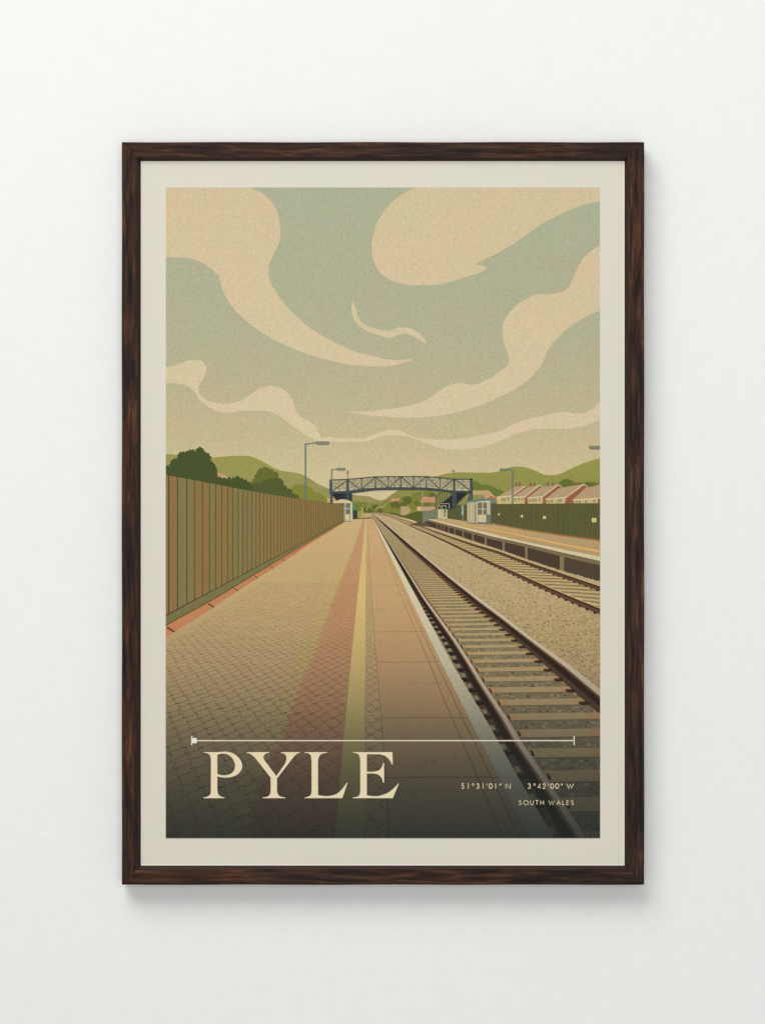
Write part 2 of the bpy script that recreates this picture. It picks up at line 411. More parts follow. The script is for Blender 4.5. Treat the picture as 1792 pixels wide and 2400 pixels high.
far('printed_mast', lambda o: o.rect(*VK(182, 470)[0], *VK(199, 790)[0], (160, 155, 128), 2))
far('printed_post', lambda o: o.line(VJ(708, 800, 708, 1000), 2.6, (190, 176, 132), 2))
far('printed_cottage', lambda o: o.poly(VA(505, 348, 560, 362, 600, 385, 630, 415, 500, 420), PK, 0))
far('printed_cottage', lambda o: o.poly(VA(1470, 625, 1520, 582, 1600, 592, 1650, 600, 1650, 660, 1470, 650), PK, 0))
far('printed_cottage', lambda o: (o.poly(VC(420, 520, 570, 514, 600, 540, 635, 575, 560, 592, 520, 560, 420, 556), PK, 0),
    o.poly(VC(420, 556, 520, 560, 560, 592, 640, 578, 660, 642, 420, 642), (142, 138, 80), 1),
    o.poly(VC(545, 592, 600, 560, 690, 605, 690, 642, 640, 642), (176, 112, 72), 2), o.line(VC(545, 594, 602, 560, 640, 580), 1.6, (206, 188, 150), 3)))

# ---- trees beside the left fence
BASE = VA(1300, 700, 20, 560)
o = Ink('printed_tree')
o.poly(scallop(VA(1205, 560, 1215, 495, 1250, 468, 1330, 468, 1400, 500, 1430, 535, 1500, 560, 1545, 600), .12) + VA(1545, 680, 1205, 680), (128, 130, 58)); o.build()
o = Ink('printed_tree')
o.poly(scallop(VA(815, 475, 850, 440, 872, 405, 880, 370, 895, 350, 908, 325, 940, 312, 975, 306, 1000, 325, 1030, 325, 1045, 350, 1088, 366, 1078, 395, 1085, 420, 1110, 450), .45) + VA(1110, 600, 815, 600), (104, 104, 52))
o.poly(scallop(VA(840, 490, 860, 455, 910, 455, 940, 435, 985, 430, 1040, 412, 1090, 405, 1125, 425, 1128, 470, 1165, 485, 1172, 510, 1210, 510, 1213, 545, 1250, 560, 1283, 580), .28) + VA(1290, 640, 840, 640), (84, 90, 50), 1); o.build()
o = Ink('printed_tree')
o.poly(VA(10, 440) + scallop(VA(10, 300, 38, 285, 78, 305), .35) + scallop(VA(78, 305, 80, 262, 96, 234, 138, 232, 150, 205, 158, 172, 188, 160, 218, 165, 246, 150, 275, 140, 302, 145, 320, 162), .42) +
       scallop(VA(318, 158, 335, 122, 372, 120, 380, 160), .42) + scallop(VA(380, 160, 412, 168, 442, 190, 447, 228, 450, 260, 485, 268, 485, 305, 514, 325, 492, 355, 516, 385, 522, 405, 555, 400, 568, 418, 605, 410, 650, 415, 680, 402, 730, 405, 760, 425, 800, 438, 820, 465, 850, 490), .48) + VA(860, 640), (72, 82, 46))
o.build()
o = Ink('printed_tree')
o.poly(scallop(VC(415, 470, 430, 437, 480, 440, 500, 474, 545, 465, 590, 480, 625, 492, 660, 510, 700, 520, 718, 550), .25) + VC(718, 580, 640, 580, 590, 515, 415, 520), (104, 118, 54)); o.build()
o = Ink('printed_tree')
o.poly(scallop(VC(1235, 470, 1260, 430, 1300, 415, 1350, 425, 1380, 450, 1420, 455, 1470, 450, 1530, 445, 1590, 455), .2) + VC(1590, 500, 1235, 490), (92, 112, 50)); o.build()

# ---- terrace of houses on the right
ROOF = (176, 152, 116); BRK = (150, 94, 66); BRG = (216, 200, 170); WLL = (198, 176, 124)
def house(roof, barge, brick, wall, chims, wins):
    o = Ink('printed_house')
    for cx in chims:
        o.poly(VC(cx - 10, 480, cx - 7, 450, cx - 3, 440, cx + 3, 440, cx + 7, 450, cx + 10, 480), (134, 88, 64), 0)
    o.poly(VC(*brick), BRK, 1); o.poly(VC(*wall), WLL, 2); o.poly(VC(*roof), ROOF, 3); o.line(VC(*barge), 2.2, BRG, 4)
    for (a, b) in wins:
        o.rect(*VC(a, b)[0], *VC(a + 16, b + 28)[0], (122, 118, 92), 3); o.rect(*VC(a + 7, b)[0], *VC(a + 10, b + 28)[0], WLL, 4)
    o.build()
house((655, 580, 830, 482, 925, 474, 815, 555, 795, 566), (650, 583, 795, 568, 925, 476), (925, 478, 800, 560, 800, 645, 830, 645, 940, 490), (655, 582, 795, 568, 795, 645, 655, 645), (835, 870), ((700, 590), (722, 590), (755, 585)))
house((805, 580, 945, 486, 1055, 466, 1060, 472, 920, 576), (803, 583, 922, 576, 1055, 466, 1078, 480), (1055, 468, 1080, 482, 940, 600, 945, 645, 915, 645, 918, 578), (810, 583, 918, 576, 916, 645, 810, 645), (970, 1006), ((820, 590), (855, 586), (885, 584)))
house((940, 588, 1070, 486, 1230, 462, 1236, 468, 1088, 572), (938, 592, 1088, 574, 1232, 462, 1262, 486), (1232, 466, 1262, 488, 1112, 602, 1115, 645, 1085, 645, 1086, 576), (945, 592, 1086, 576, 1086, 645, 945, 645), (1133, 1178), ((955, 598), (985, 596), (1010, 593), (1045, 590)))
house((1112, 596, 1240, 496, 1470, 456, 1476, 464, 1302, 582), (1108, 600, 1304, 583, 1472, 458, 1508, 490), (1472, 462, 1508, 494, 1365, 606, 1370, 645, 1288, 645, 1302, 586), (1120, 600, 1302, 586, 1290, 645, 1120, 645), (1355, 1400, 1420), ((1130, 606), (1160, 604), (1225, 600), (1250, 598)))
house((1368, 604, 1480, 500, 1640, 456, 1640, 590), (1364, 608, 1640, 588), (1480, 604, 1640, 590, 1640, 645, 1380, 645), (1380, 608, 1600, 594, 1600, 645, 1380, 645), (1535, 1602), ((1395, 612), (1425, 610), (1480, 608), (1560, 604)))

# ---- right boundary fence
o = Ink('printed_fence', 'dark green board fence printed behind the right platform')
FT = VC(185, 655, 600, 645, 1640, 637); FB = VC(185, 790, 370, 812, 600, 830, 900, 888, 1200, 932, 1640, 990)
o.poly(FT + FB[::-1], (96, 94, 58), 0)
x = 1047.
while x < 1406:
    o.rect(x - .55, yat(FT, x), x + .55, yat(FB, x) - 4 * (x > 1150), (66, 66, 44), 1); x += 4.6 if x < 1200 else 5.8
o.poly(VC(600, 822, 900, 870, 1200, 915, 1640, 968, 1640, 990, 1200, 932, 900, 888, 600, 834), (98, 96, 54), 2)
for px, py, r in ((675, 742, 10), (890, 760, 13)): o.disc(*VC(px, py)[0], r / 4, r / 4, (208, 190, 122), 3)
o.rect(*VC(1087, 757)[0], *VC(1115, 784)[0], (208, 190, 122), 3); o.rect(*VC(1545, 776)[0], *VC(1587, 816)[0], (214, 196, 128), 3)
o.line(VC(1568, 790, 1572, 800), 1.2, (150, 110, 70), 4)
o.build()

# ---- lamps
LC = (98, 118, 114); LH = (126, 132, 116)
def capsule(o, x0, y0, x1, y1, col, ly):
    r = (y1 - y0) / 2; n = 6
    pts = [(x0 + r - r * math.sin(math.pi * i / n), y0 + r - r * math.cos(math.pi * i / n)) for i in range(n + 1)]
    pts += [(x1 - r + r * math.sin(math.pi * i / n), y1 - r + r * math.cos(math.pi * i / n)) for i in range(n + 1)]
    o.poly(pts, col, ly)
def lamp_print(pole, arm, head, pc=LC, hcol=LH, w=1.8):
    o = Ink('printed_street_lamp')
    if pole: o.rect(*pole, pc, 0)
    if arm: o.line(arm, w, pc, 1)
    if head:
        capsule(o, *head, mixc(hcol, (90, 100, 95), .5), 2); capsule(o, head[0] + 1.5, head[1] + .8, head[2] - 1.5, head[3] - 1.8, hcol, 3)
    o.build()
lamp_print((714, 1038.5, 717.2, 1172), VA(1340, 84, 1400, 76, 1450, 69), (740.5, 1034.3, 771.5, 1042.2), w=2.2)
lamp_print((1199.3, 1100.5, 1202.3, 1181), VC(750, 320, 805, 322), (1169.5, 1098.2, 1187.5, 1102.8))
lamp_print(None, None, (1379.5, 1044.8, 1412, 1052.5))

# ---- ballast ground
HZ = 1200.
BAL = [(1203, (188, 166, 125)), (1300, (187, 164, 124)), (1400, (186, 161, 119)), (1500, (181, 155, 111)), (1964, (150, 134, 98))]
o = Ink('printed_ballast')
GROUND = [(1412, 1990), (872, 1990), (866, 1203)] + sm(VJ(870, 900, 1000, 897, 1100, 905, 1200, 918, 1350, 950, 1500, 1005, 1652, 1060)) + VK(190, 1115, 300, 1090) + VC(250, 925, 940, 1160, 1640, 1380)
o.poly(GROUND, lambda x, y: interp(BAL, y), band=20)
L2t = sm(VJ(1000, 903, 1100, 912, 1200, 932, 1350, 972, 1500, 1030) + VK(0, 1082, 400, 1228, 800, 1366, 1200, 1497, 1600, 1612) + VC(800, 1135, 1000, 1205, 1200, 1272, 1400, 1340, 1640, 1420))
L1t = sm(VJ(905, 900, 1050, 920, 1200, 958, 1400, 1036) + VK(0, 1150, 400, 1315, 800, 1495) + VC(400, 1090, 600, 1183, 800, 1270, 1000, 1360, 1200, 1448, 1400, 1532, 1640, 1628))
RU = [(872, 1202), (900, 1224), (950, 1266), (1000, 1307.5), (1050, 1348), (1125, 1404), (1175, 1441), (1250, 1499), (1325, 1552), (1410, 1619)]
RL = [(872, 1203), (900, 1225.8), (950, 1268.5), (1000, 1310.5), (1050, 1352.5), (1120, 1408), (1175, 1449), (1250, 1507), (1325, 1564), (1410, 1636)]
RB = [(872, 1203.5), (900, 1231.5), (950, 1279), (1000, 1323), (1050, 1366), (1100, 1411), (1155, 1454), (1200, 1492.5), (1250, 1536), (1300, 1580), (1350, 1625), (1387, 1659), (1410, 1676)]
LHl = [(869.5, 1203), (879, 1220), (897.5, 1252), (922.5, 1292), (953, 1340), (990, 1400), (1061, 1500), (1093, 1550), (1123, 1600), (1176, 1682), (1206, 1736), (1263, 1820), (1355, 1964.6), (1376, 1997)]
LHr = [(870, 1203), (879.8, 1220), (898.9, 1252), (924.7, 1292), (956, 1339), (995, 1400), (1068, 1500), (1101, 1550), (1132, 1600), (1188, 1682), (1221, 1736), (1279, 1820), (1375, 1964.6), (1397, 1997)]
WL = [(872.5, 1215), (960, 1400), (1032.5, 1551), (1098, 1682), (1125, 1736), (1168, 1820), (1242.5, 1964.6), (1258, 1995)]
WR = [(874.5, 1215), (976, 1400), (1056, 1550), (1135, 1682), (1166, 1736), (1212.5, 1820), (1297.5, 1964.6), (1315, 1995)]
# stones between the tracks and beside them
used = {}
def free(x, y, r):
    c = 14
    for i in range(int((x - 14) // c), int((x + 14) // c) + 1):
        for j in range(int((y - 14) // c), int((y + 14) // c) + 1):
            for (a, b, q) in used.get((i, j), ()):
                if (a - x) ** 2 + ((b - y) * 1.2) ** 2 < (q + r) ** 2: return False
    used.setdefault((int(x // c), int(y // c)), []).append((x, y, r)); return True
cnt = 0
for _ in range(42000):
    y = 1215 + 450 * random.random() ** 1.35; x = random.uniform(900, 1408)
    if y > 1660: continue
    if x < xat(RU, y) + 2: continue
    lo = yat(L1t, x); hi = yat(L2t, x)
    if y < lo + 10 and y > hi - 2: continue
    if y <= hi: continue
    h = y - 1200
    r = max(0.85, h * random.uniform(.0045, .0115)); r = min(r, 4.4)
    if not free(x, y, r * 1.3): continue
    base = interp(BAL, y)
    dark = random.random()
    col = mixc(base, (104, 94, 78), .25 + .5 * dark) if random.random() < .72 else mixc(base, (204, 180, 142), .4)
    o.disc(x, y, r * 1.15, r * random.uniform(.6, .9), col, 1, n=7, wob=.22, rot=random.uniform(-.4, .4)); cnt += 1
    if cnt > 5200: break
o.build()

# ---- far track
DK = (72, 52, 40)
o = Ink('printed_railway_track')
bedp = L1t + L2t[::-1]
o.poly(bedp, (158, 138, 100), 0)
y = 1222.
while y < 1436:
    h = y - 1200
    # sleeper from lower rail to upper rail at this height
    xa = interp([(b, a) for a, b in L1t], y)
    yr = y + .06 * h
    xb = interp([(b, a) for a, b in L2t], yr)
    if xa < xb:
        w = max(1.0, h * .022)
        o.line([(xa + 1, y), (min(xb, 1412), y + (yr - y) * .6)], w, (192, 166, 116), 1)
        o.line([(xa + 1, y + w * .75), (min(xb, 1412), y + (yr - y) * .6 + w * .75)], w * .42, (106, 90, 68), 2)
    y += max(1.6, h * .050)
def rail2(tl, off, ly):
    pts = [(x, y) for x, y in tl]
    bot = [(x, y + max(1.3, (y - 1198) * off)) for x, y in pts]
    o.poly(pts + bot[::-1], DK, ly)
    o.poly([(x, y + (q[1] - y) * .45) for (x, y), q in zip(pts, bot)] + bot[::-1], (98, 72, 54), ly + 1)
    o.line([(x, y - .2) for x, y in pts], [max(.7, (y - 1198) * .010) for x, y in pts], (205, 178, 132), ly + 2)
    x = 960
    while x < 1405:      # chair clips along the lower edge
        yy_ = yat(bot, x); h = yy_ - 1198
        o.poly([(x - h * .016, yy_ - 1), (x + h * .03, yy_ - 1), (x + h * .026, yy_ + h * .014), (x, yy_ + h * .018)], DK, ly + 3)
        x += max(3.2, h * .078)
rail2(L2t, .068, 3); rail2(L1t, .068, 7)
o.build()

# ---- right platform
o = Ink('printed_platform', 'right platform with recessed brick wall and white edge')
WT = VC(-5, 792, 30, 786, 200, 826, 420, 880, 600, 922, 800, 972, 1000, 1015, 1300, 1076, 1640, 1142)
WBt = VC(-5, 797, 30, 797, 300, 868, 600, 948, 900, 1014, 1240, 1094, 1640, 1184)
FBt = VC(-160, 838, -10, 806, 30, 812, 300, 890, 600, 975, 900, 1042, 1240, 1132, 1640, 1226)
GB = VC(-160, 840, 40, 862, 250, 930, 430, 992, 550, 1032, 720, 1088, 940, 1168, 1260, 1275, 1640, 1384)
surf = VC(-5, 795, 40, 786, 200, 782, 370, 806, 600, 826, 900, 882, 1200, 926, 1640, 984)
o.poly(surf + WT[::-1], lambda x, y: mixc((190, 162, 112), (178, 150, 110), min(1, (y - 1215) / 60)), 0, band=10)
o.line(VC(600, 832, 900, 888, 1200, 932, 1640, 990), [1.2, 1.8, 2.4, 3.2], (172, 104, 70), 1)
for px in (1230, 1320, 1410, 1500, 1590): o.line([(VC(px, 0)[0][0], yat(VC(900, 880, 1200, 925, 1640, 982), 1000 + px / 4)), (VC(px + 10, 0)[0][0], yat(VC(900, 880, 1200, 925, 1640, 982), 1000 + px / 4) + 4)], 1, (96, 62, 46), 2)
o.line(sm(VC(330, 835, 420, 858, 700, 902, 1000, 968, 1300, 1030, 1640, 1094)), [.8 + .12 * i for i in range(31)], (222, 176, 88), 1)
o.poly(VC(-160, 838, 10, 786, 40, 812, 40, 862, -160, 842), (96, 78, 60), 1)
o.poly(FBt[1:] + GB[1:][::-1], (74, 60, 50), 2)
o.poly(WBt + FBt[1:][::-1], (122, 106, 80), 3)
o.poly(WT + WBt[::-1], (212, 196, 158), 4)
o.line([(x, y + .6) for x, y in WBt], 1.3, (92, 78, 60), 5)
for px, w in ((95, 8), (130, 6), (160, 8), (205, 10), (262, 10), (340, 12), (432, 15), (552, 20), (720, 24), (933, 27), (1268, 46)):
    x0, x1 = 1000 + (px - w / 2) / 4, 1000 + (px + w / 2) / 4
    o.poly([(x0, yat(FBt[1:], x0)), (x1, yat(FBt[1:], x1)), (x1, yat(GB, x1)), (x0, yat(GB, x0))], (136, 118, 86), 5)
    o.poly([(x1 - (x1 - x0) * .25, yat(FBt[1:], x1)), (x1, yat(FBt[1:], x1)), (x1, yat(GB, x1)), (x1 - (x1 - x0) * .25, yat(GB, x0))], (104, 88, 66), 6)
for i in range(1, 15):   # brick courses of the nearest bay
    t = i / 15
    a = (1324, yat(FBt, 1324) * (1 - t) + yat(GB, 1324) * t); b = (1410, yat(FBt, 1410) * (1 - t) + yat(GB, 1410) * t)
    o.line([a, b], .7, (98, 84, 68), 6)
for i in range(1, 10):
    t = i / 10
    a = (1238, yat(FBt, 1238) * (1 - t) + yat(GB, 1238) * t); b = (1310, yat(FBt, 1310) * (1 - t) + yat(GB, 1310) * t)
    o.line([a, b], .5, (86, 72, 58), 6)
# small stones at the foot of the wall
x = 1060
while x < 1408:
    r = max(.8, (x - 1000) * .0075) * random.uniform(.7, 1.2)
    o.disc(x, yat(GB, x) + r * .2, r * 1.5, r, (188, 166, 122), 7, n=8, wob=.2); x += r * 3.1
o.build()

# ---- near track
o = Ink('printed_railway_track')
bed = [(870, 1203)] + [(a - (b - 1200) * .10, b) for a, b in LHl[1:]]
BD = [(1203, (168, 148, 108)), (1300, (156, 136, 98)), (1400, (142, 126, 92)), (1500, (136, 122, 92)), (1700, (130, 116, 90)), (1964, (116, 106, 86))]
o.poly(bed + [(1412, 1997)] + RB[::-1], lambda x, y: interp(BD, y), 0, band=20)
used.clear(); cnt = 0
for _ in range(26000):
    y = 1400 + 570 * random.random(); x = random.uniform(960, 1408); h = y - 1200
    if x < xat(LHl, y) - .1 * h or x > xat(RB, y): continue
    r = h * random.uniform(.004, .0105)
    if not free(x, y, r * 1.25): continue
    bcol = interp(BD, y); q = random.random()
    col = mixc(bcol, (80, 74, 60), .2 + .55 * random.random()) if q < .6 else mixc(bcol, (190, 172, 134), .15 + .45 * random.random())
    o.disc(x, y, r * 1.15, r * random.uniform(.6, 1), col, 1, n=7, wob=.25, rot=random.uniform(-.5, .5)); cnt += 1
    if cnt > 4200: break
n = -3
inv = .001462
while True:
    q = inv + .0001575 * n; n += 1
    h = 1 / q
    if h < 34: break
    y = 1203 + h
    if y > 1990: continue
    th = .000074 * h * h; fr = 1
    xl = xat(LHl, y) ; xr = xat(RB, y)
    if h < 330: pass
    sl = -.014 * h / 400
    def yy2(x): return y + (x - xl) * (-.014)
    yc = [min(xl - .09 * h, xl), xr + .05 * h]
    if y > 1676: yc[1] = 1412
    colb = interp([(1203, (178, 156, 112)), (1400, (184, 158, 113)), (1550, (180, 154, 112)), (1964, (172, 149, 111))], y)
    spc = .0001575 * h * h; t2 = min(max(th, 1.0), spc * .55)
    if spc < 1.1: continue
    jit = [random.uniform(-.06, .06) * t2 for _ in range(4)]
    o.poly([(yc[0], yy2(yc[0]) - t2 / 2 + jit[0]), (yc[1], yy2(yc[1]) - t2 / 2 + jit[1]), (yc[1], yy2(yc[1]) + t2 / 2 + jit[2]), (yc[0], yy2(yc[0]) + t2 / 2 + jit[3])], colb, 2)
    if h > 120:
        ln = (xr - xl) * .11
        for (a, b) in ((xat(LHr, y), xat(LHr, y) + ln), (xr - ln * 1.3, xr)):
            if a > 1405: continue
            o.poly([(a, yy2(a) - t2 / 2 + jit[0]), (b, yy2(b) - t2 / 2 + jit[1]), (b - ln * .1, yy2(b) + t2 / 2 + jit[2]), (a, yy2(a) + t2 / 2 + jit[3])], mixc(colb, (196, 130, 78), .36), 3)
    o.line([(yc[0], yy2(yc[0]) + t2 * .52), (yc[1], yy2(yc[1]) + t2 * .52)], min(max(.6, t2 * .16), spc * .3), mixc(colb, (74, 68, 52), .62), 4)
# near rail body
def shift(line, k): return [(a - (b - 1200) * k, b) for a, b in line]
o.poly(shift(LHl, .080) + LHl[::-1], (80, 62, 48), 5)
o.poly(shift(LHl, .046) + LHl[::-1], (46, 36, 32), 6)
o.poly(shift(LHl, .012) + LHl[::-1], (122, 86, 56), 7)
o.poly(LHl + LHr[::-1], (196, 180, 158), 8)
o.line([(a - .2, b) for a, b in LHr], [max(.3, (b - 1203) * .0025) for a, b in LHr], (116, 100, 86), 9)
# far rail body
o.poly(RL + RB[::-1], (84, 62, 48), 5)
o.poly(RL + [(x, yat(RL, x) + (yat(RB, x) - yat(RL, x)) * .62) for x, y in RL[::-1]], (52, 38, 32), 6)
o.poly(RL + [(x, yat(RL, x) + (yat(RB, x) - yat(RL, x)) * .15) for x, y in RL[::-1]], (118, 84, 56), 7)
o.poly(RU + RL[::-1], (200, 184, 160), 8)
# rail clips
n = -3
while True:
    q = inv + .0001575 * n; n += 1
    h = 1 / q
    if h < 62: break
    y = 1203 + h
    if y > 1975: continue
    s = h / 450 * min(1, h / 170)
    xr = xat(RB, y)
    if y < 1676:
        cx, cy = xr - 6 * s, y + 1 * s
        o.poly([(cx - 14 * s, cy - 3 * s), (cx - 10 * s, cy - 5 * s), (cx + 10 * s, cy - 4.5 * s), (cx + 14 * s, cy + 2 * s), (cx + 4 * s, cy + 4.5 * s), (cx - 6 * s, cy + 4 * s), (cx - 13 * s, cy + 1.5 * s)], (58, 42, 34), 9)
        if s > .5: o.poly([(cx - 12 * s, cy - 3 * s), (cx - 9 * s, cy - 3.6 * s), (cx + 2 * s, cy - 2 * s), (cx - 9 * s, cy - 1.2 * s)], (112, 82, 60), 10)
    xl = xat(LHr, y)
    o.poly([(xl - 1, y - 7 * s), (xl + 4 * s, y - 5 * s), (xl + 8 * s, y + 2 * s), (xl + 8.5 * s, y + 6 * s), (xl + 4 * s, y + 5 * s)], (54, 42, 36), 9)
    xf = xat(LHl, y) - h * .075
    o.poly([(xf - 12 * s, y - 5 * s), (xf + 12 * s, y - 3 * s), (xf + 14 * s, y + 3 * s), (xf + 3 * s, y + 6 * s), (xf - 4 * s, y + 6 * s)], (44, 36, 32), 9)
    o.poly([(xf - 10 * s, y - 18 * s), (xf - 2 * s, y - 17 * s), (xf + 3 * s, y - 8 * s), (xf - 6 * s, y - 7 * s)], mixc(interp(BD, y), (160, 144, 108), .5), 8)
o.build()

# ---- left platform
PV = [(1215, (200, 172, 122)), (1300, (196, 166, 118)), (1400, (191, 162, 117)), (1500, (185, 157, 115)), (1600, (178, 152, 112)), (1964, (150, 132, 98))]
RD = [(1215, (192, 150, 110)), (1300, (189, 143, 105)), (1450, (187, 140, 103)), (1600, (177, 133, 99)), (1964, (150, 108, 86))]
YB = [(1215, (200, 170, 120)), (1400, (190, 162, 108)), (1600, (176, 152, 104)), (1964, (150, 138, 94))]
KB = VD(34, 378) + [(500, 1424), (532, 1402), (604, 1355), (667, 1315), (730, 1272), (806, 1225)]
KT = [(388, 1466), (500, 1405), (630, 1326), (700, 1284), (806, 1222)]
BB = [(388, 1444), (440, 1415), (506, 1380), (630, 1313.7), (700, 1277), (806, 1219)]
FTL = VA(20, 369, 34, 373, 350, 430, 660, 490, 980, 549, 1280, 597, 1652, 645) + [(809, 1184.5)]
Y0 = [(856.5, 1215.5), (837.5, 1400), (824.5, 1530), (810, 1682), (805, 1736), (785, 1966), (782, 1990)]
Y1 = [(859.5, 1215.5), (856, 1400), (855.5, 1530), (853, 1700), (853, 1990)]
R0 = [(850, 1215.5), (834, 1270), (782, 1400), (735, 1537), (704, 1605), (662, 1720), (612, 1825), (590, 1900), (577, 1990)]
YL = [(848, 1215.5), (827, 1270), (765, 1400), (712, 1500), (667, 1600), (618, 1720), (545, 1850), (490, 1990)]
S0 = [(860, 1215.5), (871, 1400), (884, 1575), (892.5, 1682), (900, 1775), (912.5, 1964.6), (914, 1990)]
o = Ink('printed_platform', 'left platform with paved surface, yellow line and white edge')
pv = lambda x, y: interp(PV, y)
o.poly([(380, 1499)] + KB + [(822, 1216.5), (874, 1215)] + WR + [(380, 1995)], pv, 0, band=20)
def jag(line, amp):
    out = []; y = 1300.; sgn = 1
    while y < 1985:
        h = y - 1200
        out.append((xat(line, y) + sgn * h * amp, y)); sgn = -sgn; y += h * .018 if sgn > 0 else h * .022
    return [line[0], (xat(line, 1260), 1260)] + out
JY, JR = jag(YL, .010), jag(R0, .016)
o.poly(JY + JR[::-1], lambda x, y: interp(YB, y), 1, band=20)
o.poly(JR + Y0[::-1], lambda x, y: interp(RD, y), 2, band=20)
o.poly(Y0 + Y1[::-1], lambda x, y: interp([(1215, (208, 180, 118)), (1400, (210, 183, 118)), (1600, (192, 170, 110)), (1964, (156, 146, 96))], y), 3, band=20)
o.poly(Y1 + S0[::-1], lambda x, y: mixc(interp(PV, y), (170, 140, 100), .3), 1, band=20)
o.poly(S0 + WL[::-1], lambda x, y: interp([(1215, (201, 165, 119)), (1400, (194, 157, 113)), (1500, (186, 150, 108)), (1700, (166, 136, 100)), (1964, (146, 126, 100))], y), 2, band=20)
o.poly(WL + WR[::-1], lambda x, y: interp([(1215, (216, 198, 160)), (1400, (212, 198, 166)), (1600, (194, 184, 156)), (1964, (150, 147, 132))], y), 3, band=20)
JC = lambda x, y: mixc(interp(PV, y), (98, 68, 50), .75)
o.line(S0, [max(.3, (y - 1200) * .0028) for x, y in S0], JC, 4)
for LN in ([(873, 1216), (941, 1400), (1003.7, 1550), (1057.5, 1682), (1082.5, 1736), (1117.5, 1820), (1178.7, 1964.6), (1190, 1990)],
           [(873.5, 1216), (951, 1400), (1021, 1550), (1082.5, 1682), (1110, 1736), (1150, 1820), (1217.5, 1964.6), (1229, 1990)]):
    o.line(LN, [max(.3, (y - 1200) * .0036) for x, y in LN], JC, 5)
for yy3, a in ((1327, .25), (1370, .3), (1392, .3), (1428, .35), (1480.5, .7), (1551.5, .8), (1601, .45), (1682, .9), (1822, 1)):
    x0 = xat(S0, yy3) if yy3 != 1601 else 950
    o.line([(x0, yy3 + .8), ((x0 + xat(WL, yy3)) / 2, yy3 + random.uniform(-.4, .4)), (xat(WL, yy3), yy3)], max(.8, (yy3 - 1200) * .0032), lambda x, y, a=a: mixc(interp(PV, y), (98, 68, 50), .7 * a), 4)
for (px, py, r) in ((965, 1030, 10), (1060, 1040, 9), (1100, 1160, 8), (1000, 1275, 12), (1260, 740, 9), (1110, 805, 8), (1460, 705, 8), (1290, 1260, 14), (1520, 1130, 13), (980, 520, 7), (1205, 1025, 8), (940, 1120, 7)):
    (x, y), = VH(px, py); o.disc(x, y, r, r * .42, mixc(interp(PV, y), (138, 92, 78), .45), 4, n=12, wob=.25, rot=-.3)
# red kerb under the fence
o.poly(KT + KB[::-1], lambda x, y: interp([(1225, (186, 122, 82)), (1480, (196, 132, 92))], y), 1)
for (a, b, c, d, w) in ((45, 280, 115, 325, 4.5), (430, 58, 485, 94, 3.2)):
    o.line(VD(a, b, c, d), w, (92, 66, 48), 2)
for (a, b, c, d, w) in ((672, 1436, 712, 1460, 2.2), (862, 1320, 900, 1342, 1.8), (1012, 1230, 1042, 1250, 1.5), (1125, 1162, 1150, 1180, 1.3), (1230, 1105, 1250, 1120, 1)):
    o.line(VA(a, b, c, d), w, (96, 68, 50), 2)
# interlocking paving joints in perspective
def ground(u, k):      # k row number -> picture position
    h = 1 / k
    return (866 + u * h, 1200 + h)
def joint_col(x, y):
    h = y - 1200
    a = min(1, max(.12, (h - 130) / 330)) * .55
    base = interp(RD, y) if x > xat(R0, y) and x < xat(Y0, y) else interp(PV, y)
    return mixc(base, (84, 58, 42), a)
def ok(x, y):
    if y < 1330 or y > 1975: return False
    if xat(Y0, y) - 1 < x < xat(Y1, y) + 1: return False
    if x > xat(S0, y) - 1: return False
    if x < 388 or y < yat([(380, 1500)] + KB, x) + 3 + 0 * x: return False
    return True
DK_ = .000052; UW = .072
k = .00120; ri = 0
def runs(pts, w, ly):
    run = []
    for p in pts + [None]:
        if p is not None and ok(*p): run.append(p)
        else:
            if len(run) > 1: o.line(run, w, joint_col, ly)
            run = []
while 1 / k > 165:
    h = 1 / k
    base_u = -1.45 - (-1.45 % UW) - (ri * .5 % 1) * UW
    u = base_u
    wob = random.uniform(0, 6)
    while u < .10:
        hh = 1 / (k + DK_ * .4)
        def P(du, dy): return ground(u + (du + random.uniform(-.045, .045)) * UW, k - DK_ * (dy + random.uniform(-.09, .09) + .22 * math.sin(u * 9 + wob)))
        ro = sm([P(-.08, .14), P(.12, .02), P(.34, -.20), P(.52, -.46), P(.64, -.62), P(.74, -.46), P(.78, -.16), P(.84, .12), P(.96, .20)], 3 if h > 300 else 1)
        if h > 300 or random.random() < .8: runs(ro, max(.5, h * .0025), 6)
        co = sm([P(.90, .16), P(.98, .26), P(1.02, .42), P(1.14, .42)], 3 if h > 300 else 1)
        if random.random() < .85: runs(co, max(.55, h * .0029), 7)
        u += UW
    k += DK_; ri += 1
o.build()

# ---- left fence
o = Ink('printed_fence', 'brown and green board fence printed beside the left platform')
BRN, GR, OL = (142, 112, 70), (126, 120, 78), (134, 118, 72)
o.poly(FTL + BB[::-1], BRN, 0)
xs = [380, 395.5, 416.3, 438, 455.8, 474.3, 490.8, 505.5, 519.5, 533, 545.5, 558, 569.3, 579.5, 590, 600, 608.8, 617.5, 626.3, 634.5, 642.5, 650.5, 658, 664.5, 671.3, 677.5, 683.8, 690, 696.3]
sp = 5.9
while xs[-1] < 806: xs.append(xs[-1] + sp); sp = max(2.5, sp * .975)
cols = [OL, BRN, GR, GR, BRN, BRN, GR, BRN, OL, BRN, GR, GR, BRN, GR, OL, BRN, GR]
for i, (a, b) in enumerate(zip(xs, xs[1:])):
    c = cols[i] if i < len(cols) else (BRN if i % 2 else OL)
    c = mixc(c, (132, 114, 70), .22 + .1 * random.random())
    b2 = min(b, 808)
    o.poly([(a, yat(FTL, a)), (b2, yat(FTL, b2)), (b2, yat(BB, b2)), (a, yat(BB, a))], c, 1)
